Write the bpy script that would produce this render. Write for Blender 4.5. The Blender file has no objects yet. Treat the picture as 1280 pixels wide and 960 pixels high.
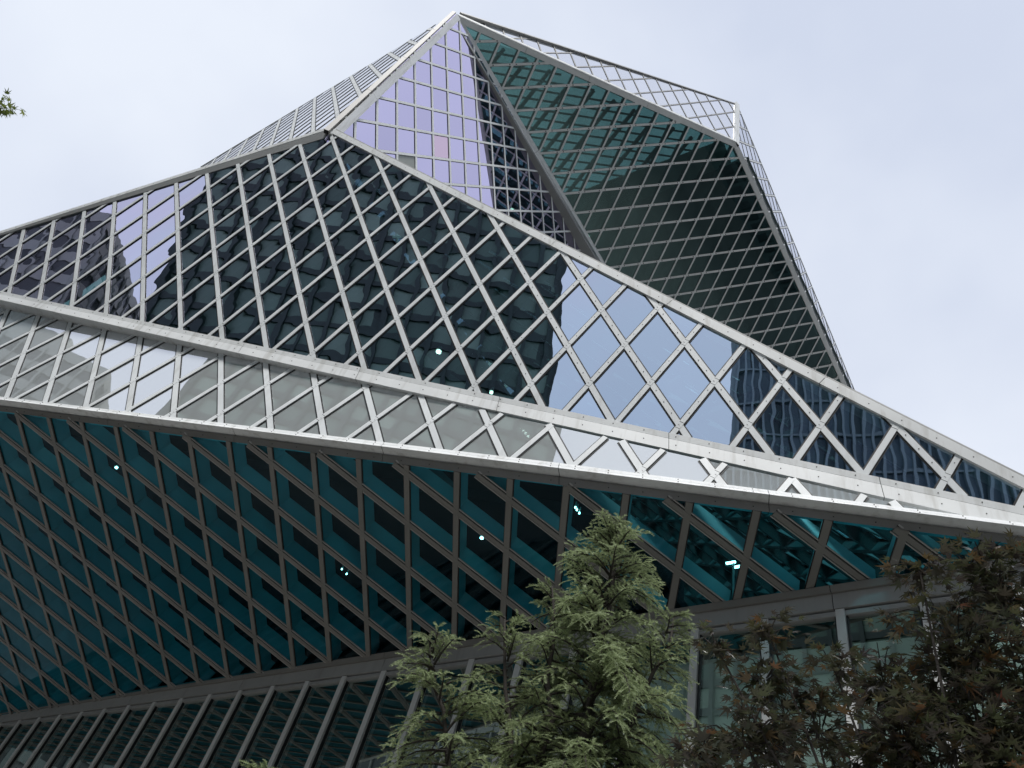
import bpy, math, random
import numpy as np
random.seed(7); rng = np.random.default_rng(11)
CAMZ = 1.65
scn = bpy.context.scene
C = scn.collection

# ------------------------------------------------------------------ helpers
def V(*a): return np.array(a, float)
def unit(v): v = np.asarray(v, float); return v/np.linalg.norm(v)

class MB:
    """collects polygons (world metres) and links them as ONE mesh object"""
    def __init__(s): s.v=[]; s.f=[]; s.m=[]; s.tone=[]
    def poly(s, pts, mi=0, tone=0.5):
        b=len(s.v); s.v.extend([tuple(p) for p in pts]); s.f.append(list(range(b,b+len(pts)))); s.m.append(mi); s.tone.append(tone)
    def box8(s, a, b, mi=0, tone=0.5):
        """a: 4 pts of one end, b: 4 pts of the other end"""
        k=len(s.v); s.v.extend([tuple(p) for p in list(a)+list(b)])
        for q in ((0,3,2,1),(4,5,6,7),(0,1,5,4),(1,2,6,5),(2,3,7,6),(3,0,4,7)):
            s.f.append([k+i for i in q]); s.m.append(mi); s.tone.append(tone)
    def bar(s, p, q, w, n, w0, w1, n0, n1, mi=0):
        p=np.asarray(p); q=np.asarray(q)
        o=[w*w0+n*n0, w*w1+n*n0, w*w1+n*n1, w*w0+n*n1]
        s.box8([p+x for x in o],[q+x for x in o],mi)
    def abox(s, lo, hi, mi=0):
        x0,y0,z0=lo; x1,y1,z1=hi
        s.box8([V(x0,y0,z0),V(x1,y0,z0),V(x1,y1,z0),V(x0,y1,z0)],[V(x0,y0,z1),V(x1,y0,z1),V(x1,y1,z1),V(x0,y1,z1)],mi)
    def tube(s, pts, radii, seg=6, mi=0):
        pts=[np.asarray(p,float) for p in pts]; rings=[]
        for i,p in enumerate(pts):
            d=unit(pts[min(i+1,len(pts)-1)]-pts[max(i-1,0)])
            a=unit(np.cross(d,V(0.31,0.17,0.93) if abs(d[2])<.9 else V(1,0,0.1))); b=np.cross(d,a)
            k=len(s.v); rings.append(k)
            for j in range(seg):
                t=2*math.pi*j/seg; s.v.append(tuple(p+radii[i]*(a*math.cos(t)+b*math.sin(t))))
        for i in range(len(pts)-1):
            for j in range(seg):
                j2=(j+1)%seg; s.f.append([rings[i]+j,rings[i]+j2,rings[i+1]+j2,rings[i+1]+j]); s.m.append(mi); s.tone.append(.5)
        s.f.append([rings[0]+j for j in range(seg)][::-1]); s.m.append(mi); s.tone.append(.5)
        s.f.append([rings[-1]+j for j in range(seg)]); s.m.append(mi); s.tone.append(.5)
    def build(s, name, mats, parent=None, smooth=False):
        me=bpy.data.meshes.new(name)
        org=V(*parent_origin(parent)) if parent is not None else V(0,0,0)
        me.from_pydata([tuple(np.asarray(v)-org) for v in s.v],[],s.f)
        if not isinstance(mats,(list,tuple)): mats=[mats]
        for m in mats: me.materials.append(m)
        me.polygons.foreach_set('material_index',s.m)
        at=me.attributes.new('tone','FLOAT','FACE'); at.data.foreach_set('value',s.tone)
        if smooth: me.polygons.foreach_set('use_smooth',[True]*len(s.f))
        me.update()
        o=bpy.data.objects.new(name,me); C.objects.link(o)
        if parent is not None: o.parent=parent
        return o
ORG={}
def parent_origin(p): return ORG.get(p.name,(0,0,0))
def empty(name, loc):
    o=bpy.data.objects.new(name,None); C.objects.link(o); o.location=loc; ORG[o.name]=tuple(loc); return o
def sub(parent_obj):
    """children of a part share the origin of the part's thing"""
    ORG[parent_obj.name]=parent_origin(parent_obj.parent) if parent_obj.parent else tuple(parent_obj.location); return parent_obj
def tag(o,label=None,cat=None,group=None,kind=None):
    if label: o['label']=label
    if cat: o['category']=cat
    if group: o['group']=group
    if kind: o['kind']=kind
    return o

# ------------------------------------------------------------------ materials
def newmat(name):
    m=bpy.data.materials.new(name); m.use_nodes=True; nt=m.node_tree
    for n in list(nt.nodes):
        if n.type!='OUTPUT_MATERIAL': nt.nodes.remove(n)
    return m,nt,nt.nodes['Material Output']
def nd(nt,t,**k):
    n=nt.nodes.new(t)
    for a,b in k.items():
        if a in n.inputs.keys() if isinstance(a,str) else False: n.inputs[a].default_value=b
        else: setattr(n,a,b)
    return n
def ramp(nt,stops):
    r=nt.nodes.new('ShaderNodeValToRGB'); e=r.color_ramp.elements
    while len(e)<len(stops): e.new(0.5)
    for i,(p,c) in enumerate(stops):
        e[i].position=p; e[i].color=(c[0],c[1],c[2],1) if not isinstance(c,float) else (c,c,c,1)
    return r
def solid(name,col,rough=.6,metal=0.,var=.12,scale=2.,streak=0.,bump=0.,spec=.5):
    """a real-surface material: base colour with soft dirt variation and optional rain streaks"""
    m,nt,out=newmat(name); L=nt.links.new
    b=nd(nt,'ShaderNodeBsdfPrincipled'); b.inputs['Roughness'].default_value=rough; b.inputs['Metallic'].default_value=metal
    b.inputs['Specular IOR Level'].default_value=spec
    g=nd(nt,'ShaderNodeNewGeometry'); n1=nd(nt,'ShaderNodeTexNoise'); n1.inputs['Scale'].default_value=scale; n1.inputs['Detail'].default_value=6
    L(g.outputs['Position'],n1.inputs['Vector'])
    r=ramp(nt,[(.3,tuple(c*(1-var) for c in col)),(.7,tuple(min(1,c*(1+var*.6)) for c in col))]); L(n1.outputs['Fac'],r.inputs['Fac'])
    last=r.outputs['Color']
    if streak>0:
        mp=nd(nt,'ShaderNodeMapping'); mp.inputs['Scale'].default_value=(3,3,.35); L(g.outputs['Position'],mp.inputs['Vector'])
        n2=nd(nt,'ShaderNodeTexNoise'); n2.inputs['Scale'].default_value=2.2; n2.inputs['Detail'].default_value=5; L(mp.outputs['Vector'],n2.inputs['Vector'])
        r2=ramp(nt,[(.52,(1,1,1)),(.72,(1-streak,1-streak*1.05,1-streak*1.15))]); L(n2.outputs['Fac'],r2.inputs['Fac'])
        mx=nd(nt,'ShaderNodeMix',data_type='RGBA',blend_type='MULTIPLY'); mx.inputs['Factor'].default_value=1
        L(last,mx.inputs['A']); L(r2.outputs['Color'],mx.inputs['B']); last=mx.outputs['Result']
    L(last,b.inputs['Base Color'])
    if bump>0:
        bp=nd(nt,'ShaderNodeBump'); bp.inputs['Strength'].default_value=bump; bp.inputs['Distance'].default_value=.02
        n3=nd(nt,'ShaderNodeTexNoise'); n3.inputs['Scale'].default_value=scale*12; L(g.outputs['Position'],n3.inputs['Vector']); L(n3.outputs['Fac'],bp.inputs['Height']); L(bp.outputs['Normal'],b.inputs['Normal'])
    L(b.outputs['BSDF'],out.inputs['Surface']); return m
def glass(name,trans,refl_face,refl_graze,f0,f1,wave=.0016,wscale=.9,tone=.08,frit=None,fritfac=0.,rough=0.004):
    """coated facade glass: coloured angle-dependent mirror over tinted see-through, each pane slightly wavy"""
    m,nt,out=newmat(name); L=nt.links.new
    g=nd(nt,'ShaderNodeNewGeometry'); lw=nd(nt,'ShaderNodeLayerWeight'); lw.inputs['Blend'].default_value=.5
    at=nd(nt,'ShaderNodeAttribute',attribute_name='tone')
    cr=ramp(nt,[(.28,refl_face),(.62,refl_graze)]); pn=nd(nt,'ShaderNodeTexNoise'); pn.inputs['Scale'].default_value=.45; pn.inputs['Detail'].default_value=3; L(g.outputs['Position'],pn.inputs['Vector'])
    pm=nd(nt,'ShaderNodeMath',operation='MULTIPLY_ADD'); pm.inputs[1].default_value=.34; L(pn.outputs['Fac'],pm.inputs[0]); L(lw.outputs['Facing'],pm.inputs[2])
    ps=nd(nt,'ShaderNodeMath',operation='SUBTRACT'); ps.inputs[1].default_value=.17; L(pm.outputs[0],ps.inputs[0]); L(ps.outputs[0],cr.inputs['Fac'])
    mul=nd(nt,'ShaderNodeMapRange'); mul.inputs['To Min'].default_value=1-tone; mul.inputs['To Max'].default_value=1+tone; L(at.outputs['Fac'],mul.inputs['Value'])
    sc=nd(nt,'ShaderNodeVectorMath',operation='SCALE'); L(cr.outputs['Color'],sc.inputs[0]); L(mul.outputs['Result'],sc.inputs['Scale'])
    # waviness, shifted pane by pane
    off=nd(nt,'ShaderNodeVectorMath',operation='SCALE'); off.inputs[0].default_value=(37,19,23); L(at.outputs['Fac'],off.inputs['Scale'])
    ad=nd(nt,'ShaderNodeVectorMath',operation='ADD'); L(g.outputs['Position'],ad.inputs[0]); L(off.outputs['Vector'],ad.inputs[1])
    nz=nd(nt,'ShaderNodeTexNoise'); nz.inputs['Scale'].default_value=wscale; nz.inputs['Detail'].default_value=1.2; L(ad.outputs['Vector'],nz.inputs['Vector'])
    bp=nd(nt,'ShaderNodeBump'); bp.inputs['Strength'].default_value=1; bp.inputs['Distance'].default_value=wave; L(nz.outputs['Fac'],bp.inputs['Height'])
    gl=nd(nt,'ShaderNodeBsdfGlossy'); gl.inputs['Roughness'].default_value=rough; L(sc.outputs['Vector'],gl.inputs['Color']); L(bp.outputs['Normal'],gl.inputs['Normal'])
    tr=nd(nt,'ShaderNodeBsdfTransparent'); tr.inputs['Color'].default_value=(*trans,1)
    under=tr.outputs[0]
    if frit:
        df=nd(nt,'ShaderNodeBsdfDiffuse'); df.inputs['Color'].default_value=(*frit,1)
        mf=nd(nt,'ShaderNodeMixShader'); mf.inputs['Fac'].default_value=fritfac; L(tr.outputs[0],mf.inputs[1]); L(df.outputs[0],mf.inputs[2]); under=mf.outputs[0]
    fr=ramp(nt,[(.15,float(f0)),(.75,float(f1))]); L(lw.outputs['Facing'],fr.inputs['Fac'])
    mx=nd(nt,'ShaderNodeMixShader'); L(fr.outputs['Color'],mx.inputs['Fac']); L(under,mx.inputs[1]); L(gl.outputs[0],mx.inputs[2])
    L(mx.outputs[0],out.inputs['Surface']); return m
def emit(name,col,s):
    m,nt,out=newmat(name); e=nd(nt,'ShaderNodeEmission'); e.inputs['Color'].default_value=(*col,1); e.inputs['Strength'].default_value=s
    nt.links.new(e.outputs[0],out.inputs['Surface']); return m

M={}
M['frame']=solid('painted_aluminium',(.80,.83,.84),.45,0,.10,1.1,.12)
M['trim']=solid('weathered_white_metal',(.80,.82,.82),.5,0,.10,.8,.22)
M['gasket']=solid('black_gasket',(.012,.013,.014),.5,0,.1)
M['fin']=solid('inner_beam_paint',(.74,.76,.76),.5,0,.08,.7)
M['bright_frame']=solid('bright_lattice_paint',(.88,.90,.89),.45,0,.08,1.)
M['street_metal']=solid('street_wall_metal',(.36,.365,.36),.45,0,.10,.8,.12)
M['mullion_metal']=solid('street_mullion_paint',(.66,.67,.66),.4,0,.08,.9,.10)
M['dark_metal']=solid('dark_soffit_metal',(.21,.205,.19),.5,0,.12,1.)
M['grey_metal']=solid('grey_facade_metal',(.42,.42,.41),.45,0,.10,.8,.1)
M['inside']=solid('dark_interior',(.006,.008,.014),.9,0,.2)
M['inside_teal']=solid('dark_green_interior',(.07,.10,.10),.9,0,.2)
M['slab']=solid('interior_concrete',(.62,.62,.57),.8,0,.2,.8)
M['roof']=solid('roof_membrane',(.34,.35,.35),.7,0,.12,.4)
M['blind']=solid('roller_blind_fabric',(.80,.84,.81),.9,0,.05,.5)
M['glassF']=glass('coated_glass_front',(.26,.58,.58),(.66,.80,1.0),(.74,.71,.92),.56,.80,.0028,1.25)
M['glassG']=glass('fritted_glass_band',(.25,.40,.42),(.95,.97,1.0),(.92,.94,1.0),.42,.62,.0016,.95,.03,(.66,.70,.70),.85)
M['glassB']=glass('coated_glass_side',(.14,.30,.30),(.78,.74,1.0),(.80,.74,1.0),.62,.82,.0008,.5)
M['glassB_grey']=solid('opaque_grey_panel',(.33,.35,.32),.35,0,.05)
M['glassB_pink']=glass('pink_tinted_glass',(.2,.2,.2),(.96,.74,.88),(.96,.74,.88),.66,.82,.0008,.5)
M['glassC']=glass('tinted_glass_overhang',(.125,.27,.26),(.36,.56,.56),(.40,.58,.58),.25,.26,.0012,.8)
M['glassH']=glass('tinted_glass_soffit',(.15,.65,.77),(.5,.75,.9),(.6,.8,.95),.012,.07,.0014,.8)
M['glassP']=glass('pale_reflective_glass',(.25,.30,.32),(.84,.88,.94),(.92,.93,1.0),.40,.72,.0006,.5,.05,(.56,.59,.61),.92)
M['glassL']=glass('street_wall_glass',(.80,.93,.89),(.82,.94,.90),(.84,.94,.92),.38,.52,.0016,.8)
M['glassR']=glass('tinted_glass_roof',(.60,.76,.78),(.55,.62,.64),(.8,.85,.9),.35,.8,.0012,.8)
M['glassR2']=glass('pale_roof_glass',(.70,.78,.78),(.7,.75,.78),(.8,.85,.9),.30,.6,.0008,.6)
M['lamp']=emit('lamp_glow',(1,.93,.80),6)
M['lamp_body']=solid('lamp_housing',(.7,.7,.68),.4)

# ------------------------------------------------------------------ geometry solved in metres (eye at z=0 here, lifted by CAMZ)
def up(p): return np.asarray(p,float)+V(0,0,CAMZ)
def plane_proj(p,n,D): p=np.asarray(p,float); return p-n*(n@p+D)
def clip_half(poly,w,c,sgn):
    """keep sgn*(w.x-c)>=0"""
    out=[]
    for i in range(len(poly)):
        a=poly[i]; b=poly[(i+1)%len(poly)]; da=sgn*(w@a-c); db=sgn*(w@b-c)
        if da>=0: out.append(a)
        if da*db<0: out.append(a+(b-a)*(da/(da-db)))
    return out
def line_in_poly(poly,w,c,A):
    hits=[]
    for i in range(len(poly)):
        a=poly[i]; b=poly[(i+1)%len(poly)]; da=w@a-c; db=w@b-c
        if da*db<0: hits.append(a+(b-a)*(da/(da-db)))
    if len(hits)<2: return None
    hits.sort(key=lambda h:h@A)
    return hits[0],hits[-1]

def inside(poly,p,n):
    sg=[np.cross(poly[(i+1)%len(poly)]-poly[i],p-poly[i])@n for i in range(len(poly))]
    return all(v>0 for v in sg) or all(v<0 for v in sg)
def facet(part,parent,n,D,fa,fb,pts,glassmat,wa,wb,capm='frame',cap=.09,inner=None,tilt=.0012,extra=None,beam_mat='fin',gask=.03,glint=False,joints=False,dots=False):
    """one sloping curtain wall: glass panes (the part), its diamond frame and, where seen, deep inner beams (sub-parts)"""
    n=unit(n); poly=[plane_proj(p,n,D) for p in pts]
    fam=[]
    for (A,o,s) in (fa,fb):
        A=unit(V(*A)-n*(n@V(*A))); w=np.cross(n,A); vals=[w@p for p in poly]
        k0=math.floor((min(vals)-o)/s); k1=math.ceil((max(vals)-o)/s); fam.append((A,w,o,s,k0,k1))
    mb=MB()
    (A,w,o,s,k0,k1),(A2,w2,o2,s2,l0,l1)=fam
    mats=[M[glassmat]]+([M[x] for x in extra[0]] if extra else [])
    for k in range(k0,k1):
        strip=clip_half(clip_half(poly,w,o+k*s,1),w,o+(k+1)*s,-1)
        if len(strip)<3: continue
        for l in range(l0,l1):
            cell=clip_half(clip_half(strip,w2,o2+l*s2,1),w2,o2+(l+1)*s2,-1)
            if len(cell)<3: continue
            c=sum(cell)/len(cell); ta,tb=rng.normal(0,tilt,2)
            mi=extra[1](c) if extra else 0
            cell=[p+n*(ta*(w@(p-c))+tb*(w2@(p-c))) for p in cell]
            e=np.cross(cell[1]-cell[0],cell[2]-cell[0])
            if e@n<0: cell=cell[::-1]
            mb.poly([up(p) for p in cell],mi,float(rng.random()))
    g=sub(mb.build(part,mats,parent))
    fr=MB(); ib=MB()
    for fi,((A,w,o,s,k0,k1),wd) in enumerate(zip(fam,(wa,wb))):
        for k in range(k0,k1+1):
            seg=line_in_poly(poly,w,o+k*s,A)
            if seg is None or np.linalg.norm(seg[1]-seg[0])<.25: continue
            p,q=up(seg[0]),up(seg[1]); d=.004*fi
            fr.bar(p,q,w,n,-wd/2,wd/2,.012+d,cap+d,0)
            fr.bar(p,q,w,n,-wd/2-gask,wd/2+gask,.004+d*.5,.010+d*.5,1)
            if glint and fi==1: fr.bar(p,q,w,n,-wd/2-.045,-wd/2-.024,.004,.03,2); fr.bar(p,q,w,n,wd/2+.024,wd/2+.045,.004,.03,2)  # thin pale strips stand in for the highlight along these bars
            if inner:
                ib.bar(p,q,w,n,-inner[1]/2-d,inner[1]/2+d,-inner[0]-d,-.03-d,0)
    if joints or dots:
        (A,w,o,s,k0,k1),(A2,w2,o2,s2,l0,l1)=fam
        for k in range(k0,k1+1):
            seg=line_in_poly(poly,w,o+k*s,A)
            if seg is None: continue
            t0,t1=w2@seg[0],w2@seg[1]
            for l in range(l0,l1+1):
                c=o2+l*s2
                if not (min(t0,t1)+.15<c<max(t0,t1)-.15): continue
                x=up(seg[0]+(seg[1]-seg[0])*((c-t0)/(t1-t0)))
                if dots:
                    for d in (-.17,.17): fr.bar(x+A*(d-.028),x+A*(d+.028),w,n,-.026,.026,cap-.01,cap+.004,1)
                else:
                    for d in (-1,1): fr.bar(x+A2*(d*(wa*.62+.004)-.004),x+A2*(d*(wa*.62+.004)+.004),w2,n,-wb/2,wb/2,cap-.005,cap+.0055,1)
                    if x[0]>-8:
                        for t in (.27,.53,.80):
                            for D_,W_ in ((A,w),(A2,w2)):
                                y=x+D_*(t*1.22)
                                if inside(poly,y-V(0,0,CAMZ),n): fr.bar(y-D_*.0075,y+D_*.0075,W_,n,-.0075,.0075,cap,cap+.0085,1)
                    fr.bar(x+A2*.0-A*.012+w2*.02,x+A*.012+w2*.02,w2,n,-.011,.011,cap,cap+.008,2)
    fr.build('diamond_frame',[M[capm],M['gasket'],M['grey_metal']],g)
    if ib.f: ib.build('inner_beams',M[beam_mat],g)
    return poly

nF=V(.3595,-.9191,-.1616); DF=11.5093
nG=V(.3864,-.9222,.0133);  DG=9.7829
nB=V(.9987,.0443,-.0252);  DB=15.3792
nC=V(.6399,.0017,-.7685);  DC=37.5997
nD=V(.8729,-.4879,0);      DD=14.4423
nH=V(.0055,-.2963,-.9551); DH=11.1804
nA=V(.0435,-.999,.011)
PA=V(-14.944,2.632,22.637)  # where the two volumes meet
TT=V(-14.66,2.85,36.05)     # top corner
XE=-7.0905
lib=empty('library_building',(-12,14,0))
tag(lib,'huge faceted glass and white steel building with sloping diamond lattice walls filling the view','building')

Fp=[V(-28.887,-1.753,16.937),V(-15.083,2.612,22.818),V(1.202,11.433,8.876)]
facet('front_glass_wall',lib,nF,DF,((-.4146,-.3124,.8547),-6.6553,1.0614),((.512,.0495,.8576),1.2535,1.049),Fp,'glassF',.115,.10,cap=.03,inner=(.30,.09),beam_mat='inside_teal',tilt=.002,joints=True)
Gp=[V(-36.5,-4.41,19.16),V(-.298,10.608,8.684),V(-6.58,7.99,9.52),V(-20.0,2.39,11.0),V(-36.5,-4.48,12.81)]
facet('lower_glass_band',lib,nG,DG,((.4698,.1844,-.8633),-9.2267,1.0643),((-.4747,-.2112,-.8544),-24.4564,1.069),Gp,'glassG',.125,.105,cap=.03,joints=True)
Bp=[PA,TT+V(.04,-.05,0),V(-15.2,17.6,36.62),V(-15.2,17.6,22.0),V(-14.94,2.7,22.0)]
def bsel(c):
    if abs(c[1]-5.6)<1.0 and abs(c[2]-25.15)<.62: return 1
    if abs(c[1]-6.28)<.32 and abs(c[2]-28.37)<.55: return 2
    return 0
facet('side_glass_wall',lib,nB,DB,((-.045,.5312,-.846),17.8853,1.0896),((-.0009,.51,.8602),3.7655,1.0512),Bp,'glassB',.105,.095,capm='bright_frame',cap=.03,gask=.014,extra=(['glassB_grey','glassB_pink'],bsel))
Cp=[V(-14.83,3.067,36.585),V(-7.0905,16.91,43.06),V(-7.0905,46,43.12),V(-14.9,46,36.6)]
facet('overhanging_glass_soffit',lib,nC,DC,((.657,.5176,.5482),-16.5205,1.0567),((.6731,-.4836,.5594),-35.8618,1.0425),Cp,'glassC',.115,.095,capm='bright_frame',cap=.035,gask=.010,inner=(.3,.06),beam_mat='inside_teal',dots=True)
Dp=[V(-14.83,3.067,36.585),V(-7.0905,16.91,43.06),V(-7.0905,16.91,48.95),V(-14.75,3.0,36.9)]
facet('upper_corner_glass_wall',lib,nD,DD,((-.2439,-.4363,-.8662),-17.4458,1.1092),((-.2105,-.3766,.9022),-29.56,1.0238),Dp,'glassP',.055,.055,capm='grey_metal',cap=.02,gask=.024)
Ep=[V(XE,17.05,43.1),V(XE,17.2,49.1),V(XE,39,45.66),V(XE,46,44.5),V(XE,46,43.15)]
facet('upper_side_glass_wall',lib,V(1,0,0),-XE,((0,.5,.866),1.8007,1.0707),((0,-.5,.866),.35,1.06),Ep,'glassP',.09,.05,capm='trim',cap=.018,gask=.035)
DA=-(unit(nA)@PA)
Ap=[PA,TT,V(-30.74,2.07,34.03),V(-40,1.6,32.5),V(-40,1.6,22.2)]
facet('upper_left_glass_wall',lib,nA,DA,((-.493,-.0119,.8699),-1.7396,1.0494),((.517,.012,.856),.4,1.05),Ap,'glassP',.16,.05,capm='trim',cap=.018,gask=.035)
Hp=[V(-36.5,-4.13,12.69),V(-20,2.6,10.77),V(-6.57,8.09,9.16),V(.893,11.106,8.266),V(-8.0,10.936,8.268),V(-36.5,11.0,8.2)]
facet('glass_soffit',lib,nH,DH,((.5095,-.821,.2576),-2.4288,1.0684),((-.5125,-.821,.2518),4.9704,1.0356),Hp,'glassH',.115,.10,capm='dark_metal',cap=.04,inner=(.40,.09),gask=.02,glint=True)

# ---- edge beams
def beam(name,p,q,n,side,w0,w1,n0,n1,mat='trim',seg=3.66,gap=.014,parent=lib,bolts=0):
    """straight box girder with panel joints: p-q along the edge, side = in-plane direction"""
    p=up(p);q=up(q);n=unit(n);d=unit(q-p); side=unit(np.asarray(side)-d*(d@np.asarray(side))); n=unit(n-d*(d@n)); side=unit(side-n*(n@side))
    L=np.linalg.norm(q-p); m=MB(); t=0
    while t<L:
        e=min(t+seg,L); m.bar(p+d*t,p+d*(e-gap),side,n,w0,w1,n0,n1,0); t=e
    m.bar(p,q,side,n,w0+.012,w1-.012,n0+.01,n1-.012,1)
    if bolts:
        for t in np.arange(.3,L,.61): x=p+d*t+side*((w0+w1)/2); m.bar(x-d*.009,x+d*.009,side,n,-.009,.009,n1-.002,n1+.003,1)
    return m.build(name,[M[mat],M['gasket']],parent)
inF=V(.2,.2,-1)
beam('edge_beam',Fp[0],Fp[1],nF,V(0,0,1),-.09,.07,-.25,.05,bolts=1)
beam('edge_beam',Fp[1],Fp[2],nF,V(.2,.2,1),-.17,.02,-.3,.06,bolts=1)
beam('coping',Fp[1],Fp[2],nF,V(.2,.2,1),.022,.085,-.3,.02,'grey_metal')
# ruled cladding strips between two edge lines (front wall / band, band / soffit)
def ruled(name,LA,LB,t0,t1,n,n0,n1,mat,seg=3.66,gap=.012,n2=None):
    n2=n1 if n2 is None else n2
    """strip between fractions t0..t1 of the way from polyline LA to polyline LB, with panel joints"""
    m=MB(); n=unit(n)
    for k in range(len(LA)-1):
        a0,a1,b0,b1=[up(x) for x in (LA[k],LA[k+1],LB[k],LB[k+1])]; L=np.linalg.norm(a1-a0); ns=max(1,round(L/seg))
        P=lambda u,t:(a0+(a1-a0)*u)*(1-t)+(b0+(b1-b0)*u)*t
        for q in range(ns):
            u0=q/ns; u1=(q+1)/ns-gap/L
            m.box8([P(u0,t0)+n*n0,P(u0,t1)+n*n0,P(u0,t1)+n*n2,P(u0,t0)+n*n1],[P(u1,t0)+n*n0,P(u1,t1)+n*n0,P(u1,t1)+n*n2,P(u1,t0)+n*n1],0)
        for t in np.arange(.3,L,.61):
            x=P(t/L,(t0+t1)/2)+n*((n1+n2)/2); d=unit(a1-a0); sd=unit(np.cross(n,d)); m.bar(x-d*.009,x+d*.009,sd,n,-.009,.009,-.006,.006,1)
        e=.02; m.box8([P(0,t0+e)+n*n0,P(0,t1-e)+n*n0,P(0,t1-e)+n*(n2-.012),P(0,t0+e)+n*(n1-.012)],[P(1,t0+e)+n*n0,P(1,t1-e)+n*n0,P(1,t1-e)+n*(n2-.012),P(1,t0+e)+n*(n1-.012)],1)
    return m.build(name,[M[mat],M['gasket']],lib)
def on(a,b,x): t=(x-a[0])/(b[0]-a[0]); return a+(b-a)*t
fa,fb=V(-28.887,-1.753,16.937),V(1.202,11.433,8.876); ga,gb=V(-23.039,.871,15.023),V(-1.038,10.523,9.067)
LF=[on(fa,fb,-36.5),on(fa,fb,1.45)]; LG=[on(ga,gb,-36.5),on(ga,gb,1.45)]
nm=unit(nF+nG)
ruled('edge_beam',LF,LG,-.02,.30,nm,-.3,.05,'trim'); ruled('ledge',LF,LG,.345,1.02,nm,-.3,.06,'trim',n2=.10)
m=MB(); m.poly([up(LF[0])-nm*.02,up(LG[0])-nm*.02,up(LG[1])-nm*.02,up(LF[1])-nm*.02]); m.build('shadow_gap',M['gasket'],lib)
LB=[V(-36.5,-4.48,12.81),V(-19.888,2.434,10.999),V(-6.586,7.986,9.539),V(.02,10.745,8.72),V(1.5,11.36,8.54)]
LH=[V(-36.5,-4.13,12.69),V(-19.915,2.643,10.772),V(-6.566,8.086,9.16),V(.0,10.745,8.37),V(1.5,11.36,8.19)]
nt_=unit(nG+V(0,0,.0))
ruled('edge_beam',LB,LH,-.03,.24,nt_,-.25,.05,'trim',n2=.11); ruled('ledge',LB,LH,.27,.60,nt_,-.25,.12,'trim',n2=.22)
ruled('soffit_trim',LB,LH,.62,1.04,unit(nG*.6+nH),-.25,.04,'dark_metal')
# beams of the upper volume
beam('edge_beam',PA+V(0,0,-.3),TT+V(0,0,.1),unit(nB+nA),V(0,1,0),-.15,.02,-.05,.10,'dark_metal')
beam('edge_beam',PA+V(0,.0,-.3),TT+V(0,0,.1),nB,V(0,1,0),.03,.30,-.05,.10)
beam('edge_beam',V(-14.83,3.0,36.58),V(-15.0,46,36.6),unit(nC+nB),V(.6,0,.7),-.11,.11,-.2,.06,'bright_frame')
beam('edge_beam',V(-14.83,3.067,36.585),V(-7.09,16.91,43.06),nC,V(.9,-.5,.3),-.20,.10,-.2,.06,'bright_frame')
beam('edge_beam',V(-14.83,3.067,36.70),V(-7.09,16.91,43.20),nD,V(0,0,1),-.14,.10,-.2,.10)
beam('edge_beam',V(XE,16.91,43.06),V(XE,46,43.12),nC,V(1,0,.5),-.22,.08,-.2,.06,'bright_frame')
beam('edge_beam',V(XE,16.93,43.0),V(XE,16.93,49.1),unit(V(1,0,0)+nD),V(-.4,.9,0),-.16,.16,-.1,.10)
beam('edge_beam',TT+V(0,0,.1),V(-30.74,2.07,34.13),nA,V(0,0,1),-.05,.06,-.2,.04,'grey_metal')
beam('edge_beam',V(-14.75,3.0,36.95),V(XE,16.91,49.0),nD,V(0,0,1),-.04,.05,-.2,.04,'grey_metal')
beam('edge_beam',V(XE,17.2,49.1),V(XE,46,44.5),V(1,0,0),V(0,0,1),-.04,.05,-.2,.03,'trim')

# ---- roofs, decks and the dark inside
def sheet(name,pts,mat,parent=lib,th=.0):
    m=MB(); m.poly([up(p) for p in pts]); return m.build(name,M[mat],parent)
r=MB()
def slab(pts,n,th,mat,name):
    n=unit(n); m=MB(); a=[up(p) for p in pts]; b=[p-n*th for p in a]
    m.poly(a); m.poly(b[::-1])
    for i in range(len(a)): j=(i+1)%len(a); m.poly([a[i],b[i],b[j],a[j]])
    return m.build(name,M[mat],lib)
slab([V(-28.9,-1.75,16.9),V(-15.1,2.62,22.7),V(-15.1,2.75,22.4),V(-30.5,2.2,20.5)],V(-.3,.3,.9),.15,'roof','roof')
nR=unit(V(.6523,0,.758)); PR=V(-14.9,2.7,22.2); DR=-(nR@PR)
hR=unit(np.cross(nR,V(0,1,0)))
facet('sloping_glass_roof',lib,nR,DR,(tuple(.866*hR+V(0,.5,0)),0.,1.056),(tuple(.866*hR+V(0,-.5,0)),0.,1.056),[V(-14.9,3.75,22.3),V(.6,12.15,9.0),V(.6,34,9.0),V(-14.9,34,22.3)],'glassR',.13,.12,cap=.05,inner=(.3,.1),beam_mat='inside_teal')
slm=MB()
for k in range(40):
    y=10.5+k*.55; c0=V(-14.4,y,22.4-.55); c1=V(.8,y+1.2,9.3-.55); slm.bar(up(c0),up(c1),V(0,1,0),nR,-.04,.04,-.12,0,0)
slm.build('ceiling_slats',M['street_metal'],lib)
slab([V(-15,2.72,22.5),V(1.3,11.45,8.72),V(.7,12.6,8.9),V(-14.9,4.2,22.2)],V(.65,-.2,.75),.05,'roof','roof')
slab([V(1.3,11.4,8.0),V(1.3,34,8.0),V(1.3,34,9.1),V(1.3,11.4,9.1)],V(1,0,0),.05,'roof','interior_wall')
hr=MB(); hr.poly([up(p) for p in (V(-14.95,4.0,36.95),V(-7.3,17.6,48.4),V(-7.3,46,44.2))]); hr.poly([up(p) for p in (V(-14.95,4.0,36.95),V(-7.3,46,44.2),V(-14.95,46,37.2))]); hr.build('glass_roof',M['glassR2'],lib)
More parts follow.
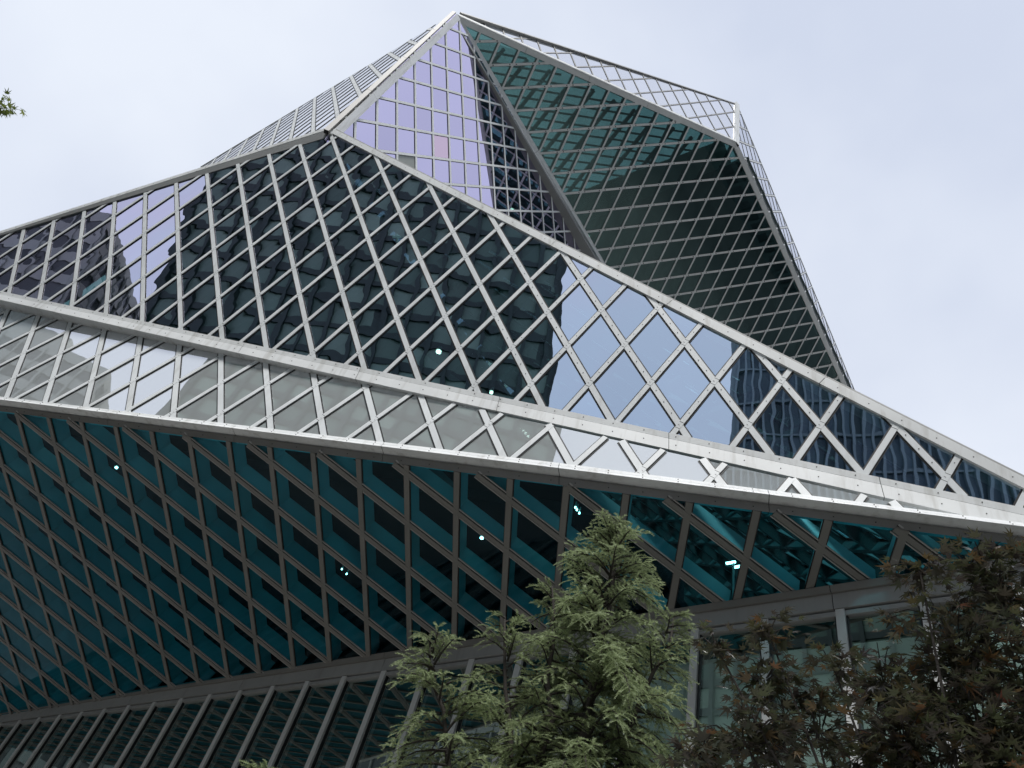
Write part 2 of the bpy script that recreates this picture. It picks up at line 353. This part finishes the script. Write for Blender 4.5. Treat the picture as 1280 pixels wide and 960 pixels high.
slab([V(-40,1.6,32.2),V(-14.66,2.9,35.8),V(-14.9,46,36),V(-40,46,32)],V(-.1,0,1),.2,'roof','roof')
# deck behind the soffit, leaving the right-hand end open to the sky-lit hall
off=-nH*1.35
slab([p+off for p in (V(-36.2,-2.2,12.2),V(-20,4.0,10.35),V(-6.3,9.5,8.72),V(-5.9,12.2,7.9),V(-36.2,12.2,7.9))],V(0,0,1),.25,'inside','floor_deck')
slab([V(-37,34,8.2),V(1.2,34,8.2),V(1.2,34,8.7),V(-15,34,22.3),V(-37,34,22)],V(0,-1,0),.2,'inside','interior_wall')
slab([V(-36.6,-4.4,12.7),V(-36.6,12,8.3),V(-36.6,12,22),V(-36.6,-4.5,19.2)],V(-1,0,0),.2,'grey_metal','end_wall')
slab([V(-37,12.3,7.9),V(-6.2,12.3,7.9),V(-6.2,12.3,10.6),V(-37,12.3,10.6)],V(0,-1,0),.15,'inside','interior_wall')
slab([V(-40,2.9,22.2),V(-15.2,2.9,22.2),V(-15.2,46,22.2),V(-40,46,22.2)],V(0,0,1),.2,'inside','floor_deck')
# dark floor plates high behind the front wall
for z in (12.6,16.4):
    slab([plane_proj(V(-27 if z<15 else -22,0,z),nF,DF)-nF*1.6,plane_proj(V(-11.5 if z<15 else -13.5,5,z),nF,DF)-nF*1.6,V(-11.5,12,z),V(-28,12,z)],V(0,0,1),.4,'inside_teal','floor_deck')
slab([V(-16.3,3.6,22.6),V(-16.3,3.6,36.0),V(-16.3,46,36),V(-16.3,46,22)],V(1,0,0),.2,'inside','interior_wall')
# upper hall: dark floor plate with a pale edge, slatted ceiling above the open part
oc=-nC*1.1
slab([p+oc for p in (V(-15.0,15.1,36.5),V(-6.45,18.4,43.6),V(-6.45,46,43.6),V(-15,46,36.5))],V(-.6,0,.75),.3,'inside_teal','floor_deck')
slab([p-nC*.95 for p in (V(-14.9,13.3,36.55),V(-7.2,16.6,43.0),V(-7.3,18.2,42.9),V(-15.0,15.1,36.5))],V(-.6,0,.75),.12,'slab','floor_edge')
sl=MB(); ds=unit(V(.56,.65,.47)); ds=unit(ds-nC*(nC@ds)); ws=np.cross(nC,ds)
base=V(-11,10,39.5); base=plane_proj(base,nC,DC)-nC*2.2
spoly=[plane_proj(V(*q),nC,DC)-nC*1.2 for q in ((-13.9,5.0,37.4),(-8.2,15.4,42.1),(-7.9,19.5,42.4),(-14.6,16.6,36.8),(-14.6,4.6,36.8))]
for k in range(-30,31):
    sg=line_in_poly(spoly,ws,ws@base+k*.46,ds)
    if sg: sl.bar(up(sg[0]),up(sg[1]),ws,nC,-.05,.05,-.08,0,0)
d2=V(.3,-.2,.93); d2=unit(d2-nC*(nC@d2)); w2=np.cross(nC,d2)
for k in range(-12,13):
    sg=line_in_poly(spoly,w2,w2@base+k*1.25,d2)
    if sg: sl.bar(up(sg[0]-nC*.12),up(sg[1]-nC*.12),w2,nC,-.08,.08,-.2,-.01,0)
sl.build('ceiling_slats',M['inside_teal'],lib)

# ---- street level: fascia, header, mullions, one window per bay
beam('fascia',V(-37,10.95,8.09),V(8,10.95,8.09),V(0,-1,0),V(0,0,1),-.21,.07,-.3,.02,'street_metal',seg=4.88)
beam('soffit_trim',V(-37,10.95,8.23),V(8,10.95,8.23),V(0,-1,-.25),V(0,0,1),-.06,.06,-.3,.10,'dark_metal',seg=4.88)
m=MB(); m.bar(up(V(-37,10.99,7.80)),up(V(8,10.99,7.80)),V(0,0,1),V(0,-1,0),-.04,.04,-.1,.035); m.build('header',M['street_metal'],lib)
m=MB(); m.bar(V(-37,11.1,.25),V(8,11.1,.25),V(0,0,1),V(0,-1,0),-.25,.2,-.2,.12); m.build('sill',M['street_metal'],lib)
xs=[-28.39+1.2208*k for k in range(-6,30)]
zt=7.86+CAMZ
for i,x in enumerate(xs):
    mm=MB(); mm.abox((x-.07,10.93,.40),(x+.07,11.2,zt),0); mm.abox((x-.10,10.985,.40),(x-.0705,11.1,zt),1); mm.abox((x+.0705,10.985,.40),(x+.10,11.1,zt),1)
    mm.build('mullion',[M['mullion_metal'],M['gasket']],lib)
for i in range(len(xs)-1):
    a,b=xs[i]+.077,xs[i+1]-.077; w=MB(); y=11.02; t=rng.normal(0,.002)
    w.poly([(a,y+t,.46),(b,y-t,.46),(b,y-t,zt-.12),(a,y+t,zt-.12)],0,float(rng.random()))
    wo=sub(w.build('window',M['glassL'],lib))
    if xs[i]>-8.5:
        bl=MB(); bl.abox((a+.03,y+.10,.6),(b-.03,y+.115,zt-.5-.06*rng.random()),0); bl.build('blind',M['blind'],wo)
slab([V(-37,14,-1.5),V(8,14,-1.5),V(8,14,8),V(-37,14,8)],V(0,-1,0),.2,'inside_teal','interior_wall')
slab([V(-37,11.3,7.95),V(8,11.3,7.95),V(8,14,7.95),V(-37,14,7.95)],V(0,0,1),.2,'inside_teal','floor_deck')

# ---- small lamps inside
LP=[('F',(-10.393,7.122,15.435),'single round lamp glowing behind the dark middle of the big front wall',.07),
('F',(-8.959,7.907,14.159),'small lamp glowing low behind the front wall just above the white ledge',.045),
('G',(-8.25,8.402,13.232),'topmost of four tiny lamps in a slanting line behind the grey glass band',.03),
('G',(-8.169,8.435,13.16),'second from the top of four tiny lamps behind the grey glass band',.03),
('G',(-8.1,8.463,13.062),'third from the top of four tiny lamps behind the grey glass band',.03),
('G',(-8.032,8.49,12.966),'lowest of four tiny lamps in a slanting line behind the grey glass band',.03),
('H',(-18.78,5.388,12.625),'lamp glowing behind the far left of the dark soffit, lower of the two there',.055),
('H',(-19.481,3.834,13.103),'lamp glowing at the upper left of the dark soffit close under its white edge',.05),
('H',(-13.997,8.311,11.745),'lone lamp glowing behind the dark middle of the soffit',.05),
('H',(-9.459,9.522,11.395),'lone lamp glowing behind the soffit left of the conifer top',.055),
('H',(-13.558,9.479,11.385),'upper lamp of a close pair behind the lower edge of the soffit',.026),
('H',(-13.502,9.623,11.341),'lower lamp of a close pair behind the lower edge of the soffit',.026),
('H',(-7.087,9.354,11.461),'uppermost of three lamps behind the soffit beside the conifer tip',.026),
('H',(-7.079,9.41,11.444),'middle one of three lamps behind the soffit beside the conifer tip',.026),
('H',(-7.062,9.485,11.42),'lowest of three lamps behind the soffit beside the conifer tip',.026),
('B',(-15.674,11.026,33.908),'short white lamp behind the dark right part of the gridded side wall',.09),
('C',(-15.158,16.058,39.032),'small bright lamp at the lower left corner of the high overhanging glass',.10)]
for k,p,lab,rad in LP:
    rad*=.62 if k=='H' else .85
    e=empty('ceiling_lamp',p); tag(e,lab,'lamp','lamps glowing inside the building')
    m=MB(); m.tube([V(*p),V(*p)+V(0,0,.03)],[rad*1.15,rad*.9],10); m.build('bulb',M['lamp'],e)
    m=MB(); m.tube([V(*p)+V(0,0,.035),V(*p)+V(0,0,.16)],[rad*1.3,rad*.9],10); m.build('housing',M['lamp_body'],e)
p=V(-4.584,11.118,10.928)
e=empty('pole_lamp',tuple(p-V(0,0,1.3))); tag(e,'bright twin tube lamp on a thin pole behind the right end of the soffit','lamp')
m=MB(); m.abox((p[0]-.14,p[1]-.03,p[2]),(p[0]+.04,p[1]+.01,p[2]+.03)); m.abox((p[0]-.03,p[1]+.09,p[2]-.02),(p[0]+.15,p[1]+.13,p[2]+.01)); m.build('tube',M['lamp'],e)
m=MB(); m.tube([p-V(0,0,1.3),p],[.02,.02],8); m.build('pole',M['lamp_body'],e)


# ------------------------------------------------------------------ ground
def plate(name,x0,x1,y0,y1,z,mat):
    m=MB(); m.poly([(x0,y0,z),(x1,y0,z),(x1,y1,z),(x0,y1,z)]); return tag(m.build(name,mat),kind='structure')
M['asphalt']=solid('asphalt',(.06,.06,.063),.9,0,.2,.6,bump=.3)
M['paving']=solid('concrete_paving',(.34,.33,.31),.85,0,.12,.7,bump=.2)
M['line']=solid('road_paint',(.75,.75,.72),.7)
M['city']=solid('city_ground',(.20,.195,.185),.9,0,.2,.15)
plate('ground',-600,600,-600,600,-.12,M['city'])
plate('road',-300,300,-22,-5,-.116,M['asphalt'])
def kerbed(name,x0,x1,y0,y1):
    m=MB(); m.abox((x0,y0,-.11),(x1,y1,0)); return tag(m.build(name,M['paving']),kind='structure')
kerbed('pavement',-120,10,-5,14.2)
kerbed('far_pavement',-120,120,-45,-22)
mk=MB()
for k in range(-18,18): mk.poly([(k*6,-13.55,-.112),(k*6+3,-13.55,-.112),(k*6+3,-13.42,-.112),(k*6,-13.42,-.112)])
tag(mk.build('road_markings',M['line']),kind='structure')

# ------------------------------------------------------------------ buildings across the street, seen only in the glass
def cellglass(name,c1,c2,rough=.25):
    m,nt,out=newmat(name); L=nt.links.new
    b=nd(nt,'ShaderNodeBsdfPrincipled'); b.inputs['Roughness'].default_value=rough; b.inputs['Specular IOR Level'].default_value=.25
    at=nd(nt,'ShaderNodeAttribute',attribute_name='tone'); r=ramp(nt,[(0.,c1),(1.,c2)]); L(at.outputs['Fac'],r.inputs['Fac']); L(r.outputs['Color'],b.inputs['Base Color'])
    L(b.outputs['BSDF'],out.inputs['Surface']); return m
def tower(name,label,corner,ux,W,Dp,Hh,bay,floor,pil,span,mats,pd=.5):
    """block with recessed windows between piers and spandrels on its two street faces"""
    ux=unit(V(ux[0],ux[1],0)); uy=V(-ux[1],ux[0],0); c=V(corner[0],corner[1],0)
    e=empty(name,tuple(c+ux*W/2)); tag(e,label,'building')
    b=MB(); q=[c,c+ux*W,c+ux*W-uy*Dp,c-uy*Dp]; b.box8(q,[p+V(0,0,Hh) for p in q]); wl=b.build('wall',mats[0],e)
    w=MB(); g=MB()
    faces=[(c,ux,uy,W),(c-uy*Dp,uy,-ux,Dp),(c+ux*W,-uy,ux,Dp)]
    for (o,d,nn,LL) in faces:
        nb=max(1,int(LL/bay)); bw=LL/nb; nfl=int(Hh/floor)
        for i in range(nb):
            for j in range(nfl):
                a=o+d*(i*bw+pil/2)+nn*.04; z0=j*floor+span/2; z1=(j+1)*floor-span/2; d2=d*(bw-pil)
                t=nn*rng.normal(0,.03)
                pts=[a+V(0,0,z0),a+d2+t+V(0,0,z0),a+d2+t+V(0,0,z1),a+V(0,0,z1)]
                w.poly(pts,0,float(rng.random()))
        for i in range(nb+1): g.bar(o+d*(i*bw),o+d*(i*bw)+V(0,0,Hh),d,nn,-pil/2,pil/2,-.01,pd)
        for j in range(nfl+1): g.bar(o+V(0,0,j*floor),o+d*LL+V(0,0,j*floor),V(0,0,1),nn,-span/2,span/2,-.02,pd*.45)
    wo=w.build('windows',mats[1],e); wo['kind']='stuff'; g.build('facade_grid',mats[2],e)
    r=MB(); r.box8([p+V(0,0,Hh) for p in [q[0]+ux*W*.2-uy*4,q[1]-ux*W*.2-uy*4,q[2]-ux*W*.2+uy*4,q[3]+ux*W*.2+uy*4]],[p+V(0,0,Hh+6) for p in [q[0]+ux*W*.2-uy*4,q[1]-ux*W*.2-uy*4,q[2]-ux*W*.2+uy*4,q[3]+ux*W*.2+uy*4]]); r.build('plant_room',mats[0],e)
    return e
dk=solid('dark_tower_cladding',(.012,.030,.027),.5,0,.1,.1)
dkw=cellglass('grey_tower_windows',(.07,.12,.10),(.25,.35,.285))
tower('dark_office_tower','tall dark office tower with a grid of grey windows, mirrored mid front glass',(-42.6,-45),(1,0),39.6,40,84,2.4,3.1,.42,.8,(dk,dkw,dk),.6)
bl=solid('blue_grey_fins',(.25,.31,.34),.4,0,.15,.1); blw=cellglass('blue_tower_windows',(.04,.06,.08),(.20,.27,.33))
tower('finned_blue_tower','blue grey tower with close vertical fins, mirrored at the right end of the front glass',(16.6,-45),(.93,.36),55,40,78,.85,3.9,.24,.25,(solid('blue_tower_core',(.03,.04,.05),.5),blw,bl),.7)
br=solid('pale_brown_bands',(.37,.39,.36),.6,0,.12,.1); brw=cellglass('brown_block_windows',(.04,.05,.055),(.12,.13,.135))
tower('brown_banded_block','brownish block with dark window bands, mirrored at the left of the front glass',(-94,-43.5),(1,-.12),41,32,57,2.2,3.0,.2,1.35,(br,brw,br),.35)
gy=solid('grey_block_wall',(.13,.165,.165),.7,0,.12,.1)
tower('stone_office_block','stone coloured office block closing the far left end of the street',(-112,25),(0,-1),90,30,42,4.2,3.7,1.3,1.5,(gy,brw,gy),.3)
tower('grey_office_block','plain grey office tower off to the right, mirrored in the overhanging glass',(88,-45),(.12,1),150,30,84,3.2,3.7,.9,1.2,(gy,brw,gy),.3)

# ------------------------------------------------------------------ foliage
def leafmat(name,ca,cb,rough,trans,spec=.4,tcol=None):
    m,nt,out=newmat(name); L=nt.links.new
    b=nd(nt,'ShaderNodeBsdfPrincipled'); b.inputs['Roughness'].default_value=rough; b.inputs['Specular IOR Level'].default_value=spec
    at=nd(nt,'ShaderNodeAttribute',attribute_name='tone'); r=ramp(nt,list(zip(np.linspace(0,1,len(ca)),ca))); L(at.outputs['Fac'],r.inputs['Fac']); L(r.outputs['Color'],b.inputs['Base Color'])
    t=nd(nt,'ShaderNodeBsdfTranslucent')
    if tcol: t.inputs['Color'].default_value=(*tcol,1)
    else: L(r.outputs['Color'],t.inputs['Color'])
    mx=nd(nt,'ShaderNodeMixShader'); mx.inputs['Fac'].default_value=trans; L(b.outputs[0],mx.inputs[1]); L(t.outputs[0],mx.inputs[2]); L(mx.outputs[0],out.inputs['Surface']); return m
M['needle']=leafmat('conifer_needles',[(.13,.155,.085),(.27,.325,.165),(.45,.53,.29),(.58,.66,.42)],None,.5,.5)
M['bark']=solid('bark',(.055,.047,.040),.9,0,.25,9,bump=.4)
M['maple']=leafmat('maple_leaves',[(.080,.066,.058),(.105,.095,.064),(.100,.118,.058),(.19,.105,.048),(.17,.055,.050)],None,.22,.36,.8)
M['green_leaf']=leafmat('street_tree_leaves',[(.12,.17,.04),(.26,.30,.08)],None,.45,.5)

def tris_object(name,P,tone,mat,parent,face_len=3):
    """P: (N,face_len,3) world points -> one mesh"""
    P=np.asarray(P,np.float32)-np.array(parent_origin(parent),np.float32); N=len(P)
    me=bpy.data.meshes.new(name); me.vertices.add(N*face_len); me.vertices.foreach_set('co',P.reshape(-1))
    me.loops.add(N*face_len); me.loops.foreach_set('vertex_index',np.arange(N*face_len,dtype=np.int32))
    me.polygons.add(N); me.polygons.foreach_set('loop_start',np.arange(0,N*face_len,face_len,dtype=np.int32))
    me.update(calc_edges=True); at=me.attributes.new('tone','FLOAT','FACE'); at.data.foreach_set('value',np.asarray(tone,np.float32)); me.materials.append(mat)
    o=bpy.data.objects.new(name,me); C.objects.link(o); o.parent=parent; return o

def conifer(label,base,leaders,zlow,nbr,rmax,seed):
    """leaders: list of (start, tip) axes; feathery drooping sprays set along branches that leave them"""
    g=np.random.default_rng(seed); e=empty('conifer_tree',base); tag(e,label,'tree')
    tr=MB(); br=MB(); Q=[];tn=[]
    for li,(a,b,R0,n,flow) in enumerate(leaders):
        a=V(*a); b=V(*b); ax=unit(b-a); Lx=np.linalg.norm(b-a)
        pts=[a+(b-a)*t+V(*(g.normal(0,.03,3)))*(0<t<1) for t in np.linspace(0,1,9)]
        tr.tube(pts,[ (.10 if li==0 else .045)*(1-.93*t)+.004 for t in np.linspace(0,1,9)],7)
        for i in range(n):
            t=flow+(1-flow)*(i+g.random())/n; o=a+(b-a)*t; rem=(1-t)
            bl=R0*min(1,(rem**.62)*1.18+.10)*g.uniform(.62,1.12)
            ph=g.random()*2*math.pi; u=unit(np.cross(ax,V(math.cos(ph),math.sin(ph),.01))); u=u*1.0
            d=unit(u+ax*g.uniform(.15,.75)*(1.0 if t<.85 else 1.6)); nst=max(4,int(bl/.055)); p=o.copy(); path=[p.copy()]
            for s in range(nst):
                f=s/nst; d=unit(d+V(0,0,-.05-.16*f)+g.normal(0,.05,3)); p=p+d*(bl/nst); path.append(p.copy())
            br.tube(path[::2]+([path[-1]] if len(path)%2==0 else []),list(np.linspace(.010+.006*bl,.0025,len(path[::2]+([path[-1]] if len(path)%2==0 else [])))),4)
            fresh=g.uniform(.0,.5)
            for s in range(1,len(path)):
                f=s/len(path)
                if f<.12: continue
                dd=unit(path[s]-path[s-1]); side=unit(np.cross(dd,V(0,0,1)+g.normal(0,.35,3)))
                for sg in (-1,1):
                    tl=(.15+.15*bl)*(1-.55*f)*g.uniform(.6,1.25)
                    td=unit(dd*.85+side*sg*.75+V(0,0,.10)+g.normal(0,.14,3)); nn=max(6,int(tl/.0070))
                    k=np.arange(nn); tt=(k+.5)/nn
                    c=path[s]+np.outer(tt*tl,td)+np.outer((tt**2)*tl*.35,V(0,0,-1.))
                    w=unit(np.cross(td,V(g.normal(0,.4),g.normal(0,.4),1)))
                    for s2 in (-1,1):
                        nl=.030*(1-.40*tt)*g.uniform(.75,1.25,nn)
                        nd_=np.outer(np.ones(nn),td*.75)+np.outer(np.ones(nn)*s2,w*.8)+g.normal(0,.24,(nn,3)); nd_/=np.linalg.norm(nd_,axis=1)[:,None]
                        wv=np.cross(nd_,g.normal(0,1,(nn,3))); wv/=np.linalg.norm(wv,axis=1)[:,None]
                        Q.append(np.stack([c-wv*.0036,c+wv*.0036,c+nd_*nl[:,None]],1))
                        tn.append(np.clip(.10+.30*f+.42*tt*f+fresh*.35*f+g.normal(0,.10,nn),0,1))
    t_=tr.build('trunk',M['bark'],e,True); br.build('branches',M['bark'],e)
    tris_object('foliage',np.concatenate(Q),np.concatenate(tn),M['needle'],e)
    return e
bx,by=-3.58,5.40
conifer('feathery grey green conifer standing in front of the soffit and street windows',(bx,by,0),
 [((bx,by,0),(-3.53,5.46,6.93),1.32,270,.34),
  ((-3.75,5.15,2.6),(-4.565,4.342,5.08),.74,92,.05),
  ((-3.5,5.45,3.4),(-2.95,5.75,5.98),.62,66,.1),
  ((-3.65,5.3,3.4),(-3.98,5.15,6.05),.62,58,.1),
  ((-3.6,5.35,2.8),(-4.3,4.95,5.62),.66,62,.05)],1,1,1,3)
conifer('small conifer whose tip just enters at the bottom edge left of the larger conifer',(-4.95,3.45,0),[((-4.95,3.45,0),(-4.87,3.52,3.50),.62,60,.35)],1,1,1,5)

def maple_leaf():
    """seven-lobed leaf outline in its own plane, stem at origin, tip along +y, unit length"""
    lob=[(0,1.0),(.62,.86),(1.25,.60),(1.85,.34)]
    pts=[]
    ang=[-1.95,-1.32,-.66,0,.66,1.32,1.95]; ln=[.34,.62,.88,1.0,.88,.62,.34]
    for i,(a,l) in enumerate(zip(ang,ln)):
        pts.append((a-.10,l*.62)); pts.append((a,l)); pts.append((a+.10,l*.62))
        if i<6: pts.append(((a+ang[i+1])/2,.30))
    return np.array([(l*math.sin(a),.12+l*math.cos(a)*.95,-.10*l*l) for a,l in pts])
LEAF=maple_leaf()
def leaf_tris(c,nrm,tip,size,g,shape=LEAF):
    y=unit(tip-nrm*(nrm@tip)); x=np.cross(y,nrm); P=shape*size
    W=c+np.outer(P[:,0],x)+np.outer(P[:,1],y)+np.outer(P[:,2]*g.uniform(.3,1.9),nrm)
    o=c+nrm*.0; return np.stack([np.repeat(o[None],len(W)-1,0),W[:-1],W[1:]],1)
def maple(label,base,clumps,per,seed):
    g=np.random.default_rng(seed); e=empty('maple_tree',base); tag(e,label,'tree'); b=V(*base)
    tr=MB(); fork=b+V(-.02,.05,1.75)
    tr.tube([b,b+V(.03,.0,.6),b+V(-.01,.02,1.2),fork],[.085,.07,.06,.055],8); tr.build('trunk',M['bark'],e,True)
    Q=[];tn=[]; br=MB()
    for (x,y,z,rx,rz,dens) in clumps:
        c=V(x,y,z); mid=(fork+c)/2+V(g.normal(0,.05),g.normal(0,.05),-.12)
        br.tube([fork,(fork+mid)/2+V(0,0,-.03),mid,(mid+c)/2+V(0,0,.04),c],[.018,.012,.009,.006,.003],5)
        n=int(per*dens*(rx*rz/.06)**.8)+14
        ntw=max(5,n//9)
        for k in range(ntw):
            u=g.normal(0,1,3); u/=np.linalg.norm(u); rr=g.random()**.45
            t=c+u*V(rx,rx*.9,rz)*rr; s=c+(t-c)*.15
            m_=(s+t)/2+V(0,0,.03); br.tube([s,m_,t],[.0035,.0025,.0015],4)
            for q in range(9):
                f=g.random(); p=s+(t-s)*(.25+.85*f)+g.normal(0,.022,3)
                out=unit(unit(t-s+1e-6)+g.normal(0,.6,3)+V(0,0,-.35)); nr=unit(V(0,0,1)+g.normal(0,.42,3))
                sz=.047*g.uniform(.65,1.3)
                tq=leaf_tris(p,nr,out,sz,g); Q.append(tq); tn.append(np.full(len(tq),np.clip(g.normal(.34+.22*(z>3.85),.20),0,1)))
    br.build('branches',M['bark'],e); tris_object('foliage',np.concatenate(Q),np.concatenate(tn),M['maple'],e); return e
CL=[(-0.17,2.93,3.85,0.26,0.10,.9),(-0.381,2.774,3.763,0.190,0.068,.9),(-0.143,2.997,3.727,0.162,0.208,1),(-0.339,2.981,3.483,0.355,0.244,1.2),(-0.629,3.035,3.445,0.241,0.198,1.1),
(-0.306,2.884,3.154,0.342,0.235,1.5),(-0.552,2.847,3.121,0.308,0.185,1.5),(-0.977,2.731,3.551,0.111,0.111,.7),(-1.030,2.818,3.394,0.222,0.162,.9),(-1.126,2.564,3.400,0.142,0.049,.8),
(-1.065,2.697,3.088,0.288,0.173,1.4),(-0.871,2.975,3.251,0.212,0.191,.8),(-0.755,2.800,3.423,0.129,0.065,.7),(-1.166,2.546,2.959,0.146,0.091,1.2),(-0.02,3.02,3.93,0.13,0.10,1),(-0.876,2.869,3.340,0.103,0.082,.5),(-0.356,2.979,3.695,0.268,0.081,.7),
(.25,3.0,3.55,.35,.3,1),(-.25,2.85,2.95,.30,.20,1.5),(-.12,2.95,3.3,.25,.22,1.3),(-.75,2.8,2.95,.25,.15,1.4),(-.45,2.95,3.3,.25,.2,1.1),(.2,3.1,3.0,.35,.3,1),(-.5,2.9,2.7,.45,.22,1)]
maple('bronze purple maple with star shaped leaves filling the lower right corner',(-.45,2.95,0),CL,310,9)

# street tree at the left whose outermost twig enters the frame
g=np.random.default_rng(4); tb=V(-11.6,-3.4,0); e=empty('street_tree',tuple(tb)); tag(e,'green leafy twig of a street tree poking in at the upper left edge','tree')
tr=MB(); tr.tube([tb,tb+V(.05,0,2.5),tb+V(0,.1,5),tb+V(.1,.2,7.2)],[.16,.13,.10,.05],9); tr.build('trunk',M['bark'],e,True)
br=MB(); Q=[];tn=[]; tips=[V(-7.94,-1.17,8.66)]
for k in range(26):
    ph=g.random()*6.28; r=g.uniform(.5,1.5); tips.append(tb+V(r*math.cos(ph)-.6,r*math.sin(ph)-.9,g.uniform(6.2,9.3)))
for i,t in enumerate(tips):
    s=tb+V(.05,.12,g.uniform(4.8,6.8)); mid=(s+t)/2+V(0,0,.25); br.tube([s,mid,t],[.03,.015,.004],5)
    for q in range(34 if i else 46):
        p=t+g.normal(0,.24 if i else .075,3)+((s-t)*g.random()*.35 if i else V(-.03,-.03,0)); nr=unit(V(0,0,1)+g.normal(0,.5,3)); out=unit(g.normal(0,1,3)+V(0,0,-.6))
        tq=leaf_tris(p,nr,out,.085*g.uniform(.7,1.2),g); Q.append(tq); tn.append(np.full(len(tq),g.random()))
br.build('branches',M['bark'],e); tris_object('foliage',np.concatenate(Q),np.concatenate(tn),M['green_leaf'],e)

# ------------------------------------------------------------------ sky, sun, camera
SUN_EL=math.radians(56)
SUN_AZ=math.radians(150)
w=bpy.data.worlds.new('World'); scn.world=w; w.use_nodes=True; nt=w.node_tree; L=nt.links.new
bg=nt.nodes['Background']; sky=nt.nodes.new('ShaderNodeTexSky'); sky.sky_type='NISHITA'; sky.sun_disc=False; sky.sun_elevation=SUN_EL; sky.sun_rotation=SUN_AZ
tc=nt.nodes.new('ShaderNodeTexCoord'); nz=nt.nodes.new('ShaderNodeTexNoise'); nz.inputs['Scale'].default_value=1.6; nz.inputs['Detail'].default_value=5; nz.inputs['Roughness'].default_value=.5
L(tc.outputs['Generated'],nz.inputs['Vector'])
cr=ramp(nt,[(.34,(3.55,3.88,4.65)),(.62,(4.6,4.88,5.4))]); L(nz.outputs['Fac'],cr.inputs['Fac'])
mx=nt.nodes.new('ShaderNodeMix'); mx.data_type='RGBA'; mx.inputs['Factor'].default_value=.95; L(sky.outputs['Color'],mx.inputs['A']); L(cr.outputs['Color'],mx.inputs['B']); L(mx.outputs['Result'],bg.inputs['Color'])
bg.inputs['Strength'].default_value=.1
ld=bpy.data.lights.new('sun','SUN'); ld.energy=1.75; ld.angle=math.radians(18); ld.color=(1,.98,.95)
lo=bpy.data.objects.new('sun',ld); C.objects.link(lo); lo['kind']='helper'
from mathutils import Vector, Matrix
sd=Vector((math.sin(SUN_AZ)*math.cos(SUN_EL),math.cos(SUN_AZ)*math.cos(SUN_EL),math.sin(SUN_EL)))
lo.rotation_euler=(-sd).to_track_quat('-Z','Y').to_euler(); lo.location=(0,0,80)
cd=bpy.data.cameras.new('camera'); cam=bpy.data.objects.new('camera',cd); C.objects.link(cam)
cd.sensor_width=36; cd.lens=962/1280*36; cd.clip_end=3000; cd.clip_start=.05
R=Matrix(((0.82265973,0.28378458,0.49264316),(0.52397751,-0.71472029,-0.46327366),(0.22063214,0.63925052,-0.73666833)))
cam.matrix_world=Matrix.Translation((0,0,CAMZ))@R.to_4x4(); scn.camera=cam
scn.view_settings.view_transform='Standard'; scn.view_settings.look='None'; scn.view_settings.exposure=.9; scn.view_settings.gamma=1; scn.view_settings.use_curve_mapping=False
cy=scn.cycles; cy.use_denoising=True; cy.max_bounces=10; cy.transparent_max_bounces=16; cy.glossy_bounces=5; cy.diffuse_bounces=3; cy.caustics_reflective=False; cy.caustics_refractive=False; cy.sample_clamp_indirect=6
